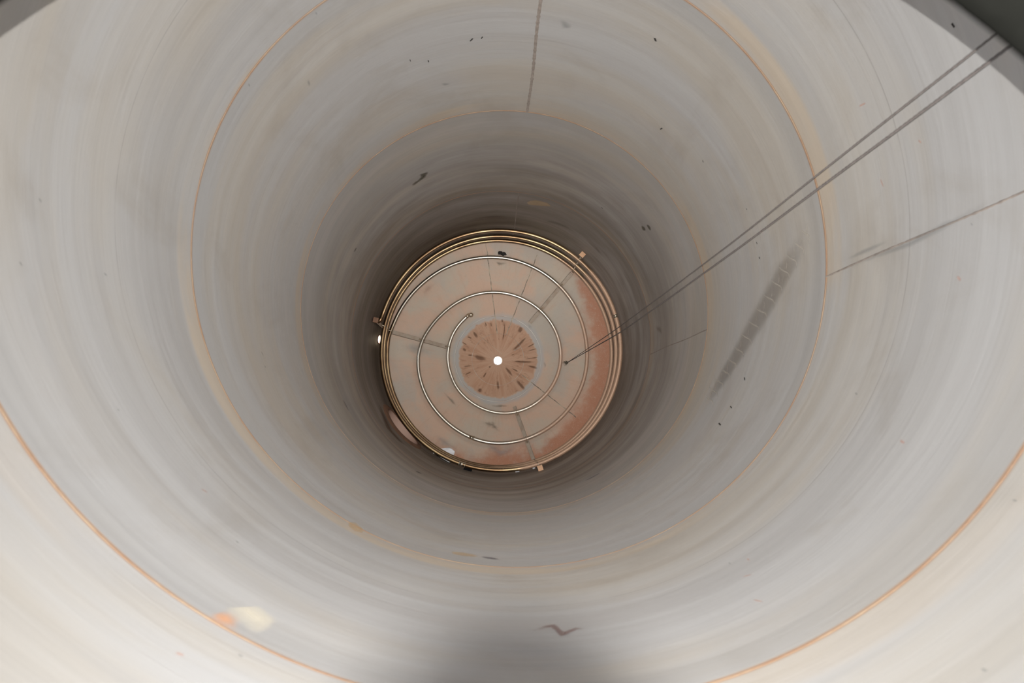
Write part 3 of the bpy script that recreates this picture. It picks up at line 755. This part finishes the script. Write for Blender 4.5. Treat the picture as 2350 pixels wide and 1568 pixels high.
# ------------------------------------------------------------------ three radial supports carrying the coil
SUP = [(168.2, 0.45, 'left'), (48.0, 0.44, 'right'), (-72.0, 0.47, 'bottom')]
lab = ['radial coil support bar on the cone at the left, beside the daylight port',
       'radial coil support bar at the upper right of the cone, orange tab at the wall',
       'radial coil support bar at the bottom of the cone, orange tab at the wall']
for (deg, rin, _), lb in zip(SUP, lab):
    a = deg * D2R; er = Vector((math.cos(a), math.sin(a), 0)); et = Vector((-math.sin(a), math.cos(a), 0)); ez = Vector((0, 0, 1))
    s = empty('coil_support', oncone(.93, a, .01)); tag(s, lb, 'pipe support', 'coil supports on the cone')
    p0 = oncone(rin, a, .030); p1 = oncone(.965, a, .030); d = (p1 - p0).normalized(); nn = conen(a)
    ln = (p1 - p0).length / 2; mid = (p0 + p1) / 2
    g = G(); g.box(mid, et, nn, d, 0.030, 0.004, ln); g.box(mid + et * .027 - nn * .02, et, nn, d, 0.004, 0.024, ln); g.obj('rail', M['rail'], s, False)
    for q in (rin + .03, .6, .8, .95):
        g = G(); c = oncone(q, a, .012); g.box(c, et, nn, d, 0.022, 0.025, 0.006); g.obj('foot', M['rail'], s, False)
    z1 = P(.982, a, 5.30); z0 = P(.982, a, 4.70)
    g = G(); g.box((z0 + z1) / 2, et, er, ez, 0.024, 0.005, (z0 - z1).length / 2); g.obj('post', M['rail'], s, False)
    g = G(); g.box(P(.977, a, 4.70), et, ez, er, 0.036, 0.005, 0.036); g.box(P(.996, a, 4.72), et, er, ez, .036, .004, .03); g.obj('wall_tab', M['tab'] if deg != 168.2 else M['darkrust'], s, False)
    for aa in turns(deg):
        r_, z_ = interp(aa); c = P(r_, aa, z_)
        stack = r_ > .945
        if not stack: sd, un = d, nn
        else: sd, un = ez, -er
        pts = [c + sd * (TR + .004) - un * (TR + .02)]
        for k in range(13):
            b = math.pi * k / 12; pts.append(c + sd * math.cos(b) * (TR + .004) + un * math.sin(b) * (TR + .004))
        pts.append(c - sd * (TR + .004) - un * (TR + .02))
        g = G(); g.tube(pts, 0.0052, 8)
        for e in (pts[0], pts[-1]): g.tube([e - un * .004, e + un * .012], 0.011, 6)
        g.obj('pipe_clip', M['clip'], s)

# ------------------------------------------------------------------ rope hanging from the roof to the cone
rk = hit_cone(1301, 833, .02)
K0 = oncone(rk[0], rk[1], .022)
rp = empty('hanging_rope', K0); tag(rp, 'dark two-strand rope hanging from the roof down to the cone', 'rope')
def campt(u, v, Z):
    p = plane_hit(u, v, Z); return Vector((p.x * R, p.y * R, HT - p.z * R))
def strand(seen, Zend, r_):
    """slightly slack strand: depths follow the taut line from the knot to the roof, sideways sag as measured"""
    end = campt(*seen[-1], Zend); q = [K0]
    for u, v in seen[:-1]:
        lo, hi = 0.0, 1.0
        for _ in range(40):
            m = (lo + hi) / 2; p = CM.inverted() @ K0.lerp(end, m)
            if 1175 + FPX * p.x / -p.z < u: lo = m
            else: hi = m
        q.append(campt(u, v, (HT - K0.lerp(end, lo).z) / R))
    q.append(end); d = (q[-1] - q[-3]).normalized()
    q.append(end + d * (((HT - (ROOFZ + .01) * R) - end.z) / d.z))
    L = [0]
    for a_, b_ in zip(q, q[1:]): L.append(L[-1] + (b_ - a_).length)
    def at(f):
        x = f * L[-1]; k = 0
        while k < len(L) - 2 and L[k + 1] < x: k += 1
        return q[k].lerp(q[k + 1], (x - L[k]) / max(1e-6, L[k + 1] - L[k]))
    n = 1100; raw = [at(i / n) for i in range(n + 1)]; sm = []
    for i in range(n + 1):
        w = min(45, i, n - i); sm.append(sum(raw[i - w:i + w + 1], Vector()) / (2 * w + 1))
    ds = (end - K0).normalized(); o1 = ds.orthogonal().normalized(); o2 = ds.cross(o1); g = G()
    for ply in range(3):
        g.tube([sm[i] + (o1 * math.cos(i * .75 + ply * 2.094) + o2 * math.sin(i * .75 + ply * 2.094)) * r_ * .38 for i in range(n + 1)], r_ * .64, 5)
    g.obj('strand', M['rope'], rp); return sm[-1]
T1 = strand([(1427, 761), (1550, 674), (1744, 534), (1873.5, 436), (2057, 300), (2159.5, 226), (2350, 82)], .83, 0.0055)
T2 = strand([(1405, 762), (1550, 655), (1710, 534), (1868, 407), (2044, 269), (2129, 201), (2282, 82)], .86, 0.0042)
g = G()
for k in range(26):
    aa = random.uniform(0, 6.28); l = random.uniform(.03, .085); lift = random.uniform(.0, .04)
    st = K0 + Vector((random.uniform(-.012, .012), random.uniform(-.012, .012), .0))
    dv = Vector((-math.cos(aa) * .7 - .35, math.sin(aa) * .7, 0))
    e = st + dv * l; e.z += SL * (math.hypot(e.x, e.y) - math.hypot(st.x, st.y)) + lift * .4
    g.tube([st, st.lerp(e, .5) + Vector((0, 0, lift)), e], [.004, .003, .0015], 5)
g.sphere(K0 + Vector((-.004, 0, .012)), .024, 12, 8, (1, 1, 1.2), lambda d: 1 + .25 * math.sin(d.x * 9) * math.sin(d.y * 8 + 1))
g.obj('frayed_knot', M['fray'], rp)
g = G()
for T in (T1, T2):
    pts = [T + Vector((0, 0, -.03)) + Vector((.02 * math.cos(b), 0, .02 * math.sin(b))) for b in [k * math.pi / 8 for k in range(17)]]
    g.tube(pts, .005, 8); g.tube([T + Vector((0, 0, -.012)), T + Vector((0, 0, .01))], .008, 8)
g.obj('eye_hook', M['clip'], rp)

# ------------------------------------------------------------------ loose things lying at the foot of the wall
inner = [(1007, 1032.5), (1012, 1029.5), (1020, 1028.6), (1032, 1027.5), (1038, 1031), (1043.5, 1036), (1043, 1041), (1040, 1048)]
outer_ = [(1000, 1045), (1004, 1048), (1008, 1050.5), (1013, 1054), (1018, 1057), (1023, 1060), (1029, 1063.5), (1032.5, 1064)]
rows = []; n = 8
A = [hit_cone(*p, .012) for p in inner]; B = [hit_wall(*p) for p in outer_]
def shp(i, f):
    f_ = i * (n - 1) / 14; k = min(n - 2, int(f_)); q = f_ - k
    a0 = A[k][0] + (A[k + 1][0] - A[k][0]) * q; ta = A[k][1] + (A[k + 1][1] - A[k][1]) * q
    tb = B[k][0] + (B[k + 1][0] - B[k][0]) * q; zb = B[k][1] + (B[k + 1][1] - B[k][1]) * q
    if f <= .7:
        g_ = f / .7; th_ = ta + (tb - ta) * g_ * .7; r_ = a0 + (0.978 - a0) * g_
        return oncone(r_, th_, .012 + .006 * math.sin(f * 9 + i) + (.02 * (1 - g_) if i in (0, 13, 14) else 0))
    g_ = (f - .7) / .3; th_ = ta + (tb - ta) * (.7 + .3 * g_); z0 = 5.92 - SL * .978 - .012
    return P(.978 + .014 * g_, th_, z0 + (zb - z0) * g_)
vs = []; fs = []
for j in range(17):
    for i in range(15): vs.append(shp(i, j / 16))
for j in range(16):
    for i in range(14): fs.append((j * 15 + i, j * 15 + i + 1, (j + 1) * 15 + i + 1, (j + 1) * 15 + i))
sh = mesh('plastic_sheet', vs, fs, M['white']); md = sh.modifiers.new('thickness', 'SOLIDIFY'); md.thickness = .003
tag(sh, 'crumpled white plastic sheet tucked under the coil against the lower left wall', 'plastic sheet')

a0, z0 = hit_wall(991.5, 1041); er = inward(a0); et = Vector((-math.sin(a0), math.cos(a0), 0)); ez = Vector((0, 0, 1))
b = empty('scrap_fitting', onwall(a0, z0, .02)); tag(b, 'tiny black and white plastic fitting between coil and wall beside the white sheet', 'fitting')
c = onwall(a0, z0, .03)
g = G(); g.tube([c + et * .03, c + et * .10], [.013, .017], 10); g.obj('black_body', M['black'], b)
g = G(); g.sphere(c + et * .015, .022, 12, 8); g.sphere(c + et * .055 + er * .012, .011, 10, 6); g.obj('white_tip', M['white'], b)

a0, z0 = hit_wall(1072.5, 1079.5); er = inward(a0); et = Vector((-math.sin(a0), math.cos(a0), 0))
b = empty('rubber_pad', onwall(a0, z0, .02)); tag(b, 'black rubber pad wedged between the coil and the wall at the bottom', 'rubber pad')
c = onwall(a0, z0, .019)
g = G(); g.box(c, et, er, ez, .058, .017, .055); g.obj('pad', M['black'], b, False)
g = G(); g.box(c + et * .040 + er * .006 - ez * .002, et, er, ez, .026, .017, .062); g.box(c - et * .045 + ez * .03, et, er, ez, .012, .016, .04); g.obj('lug', M['black'], b, False)
for (u, v, l, w), lb in zip([(1187.5, 1084, .030, .010), (1225.5, 1076, .018, .012)], ['thin white flake below the coil, between black rubber pad and bottom orange tab', 'tiny white flake touching the left side of the bottom orange tab']):
    a0, z0 = hit_wall(u, v); et = Vector((-math.sin(a0), math.cos(a0), 0)); er = inward(a0)
    g = G(); g.box(onwall(a0, z0, .012), et, (er + ez).normalized(), (ez - er).normalized(), l, .004, w, .3)
    tag(g.obj('plastic_flake', M['white'], None, False), lb, 'flake', 'white flakes at the foot of the wall')

rc = hit_cone(1151, 583, .01); c = oncone(rc[0], rc[1], .012)
g = G()
random.seed(4)
for k in range(16):
    e = c + Vector((random.gauss(0, .032), random.gauss(0, .014), 0)); e.z += SL * (math.hypot(e.x, e.y) - math.hypot(c.x, c.y)) + random.uniform(0, .01)
    g.sphere(e, random.uniform(.012, .03), 9, 6, (1.3, .8, .6), lambda d: 1 + .3 * math.sin(d.x * 7 + k) * math.sin(d.y * 6 + 2))
tag(g.obj('residue_clump', M['clump']), 'black lump of residue on the cone just above the upper coil turn', 'residue')

# ------------------------------------------------------------------ the photographer's camera (its lens shades the near wall)
cb = empty('photo_camera', camspace(0, 0, .02)); tag(cb, 'small black camera held over the manhole, seen only by its shadow on the near wall', 'camera')
X, Y, Zc = [CM.to_3x3().col[i].copy() for i in range(3)]
g = G(); g.tube([camspace(0, 0, z) for z in (.0006, .0012, .006, .007, .0225)], [.0046, .0048, .0048, .0045, .0045], 32); g.obj('lens_barrel', M['body'], cb)
g = G(); g.box(camspace(0, .001, .0285), X, Y, Zc, .0225, .0115, .006); g.obj('body', M['body'], cb, False)
g = G(); g.box(camspace(0, .0135, .0235), X, Y, Zc, .0045, .0025, .002); g.obj('flash_head', M['body'], cb, False)
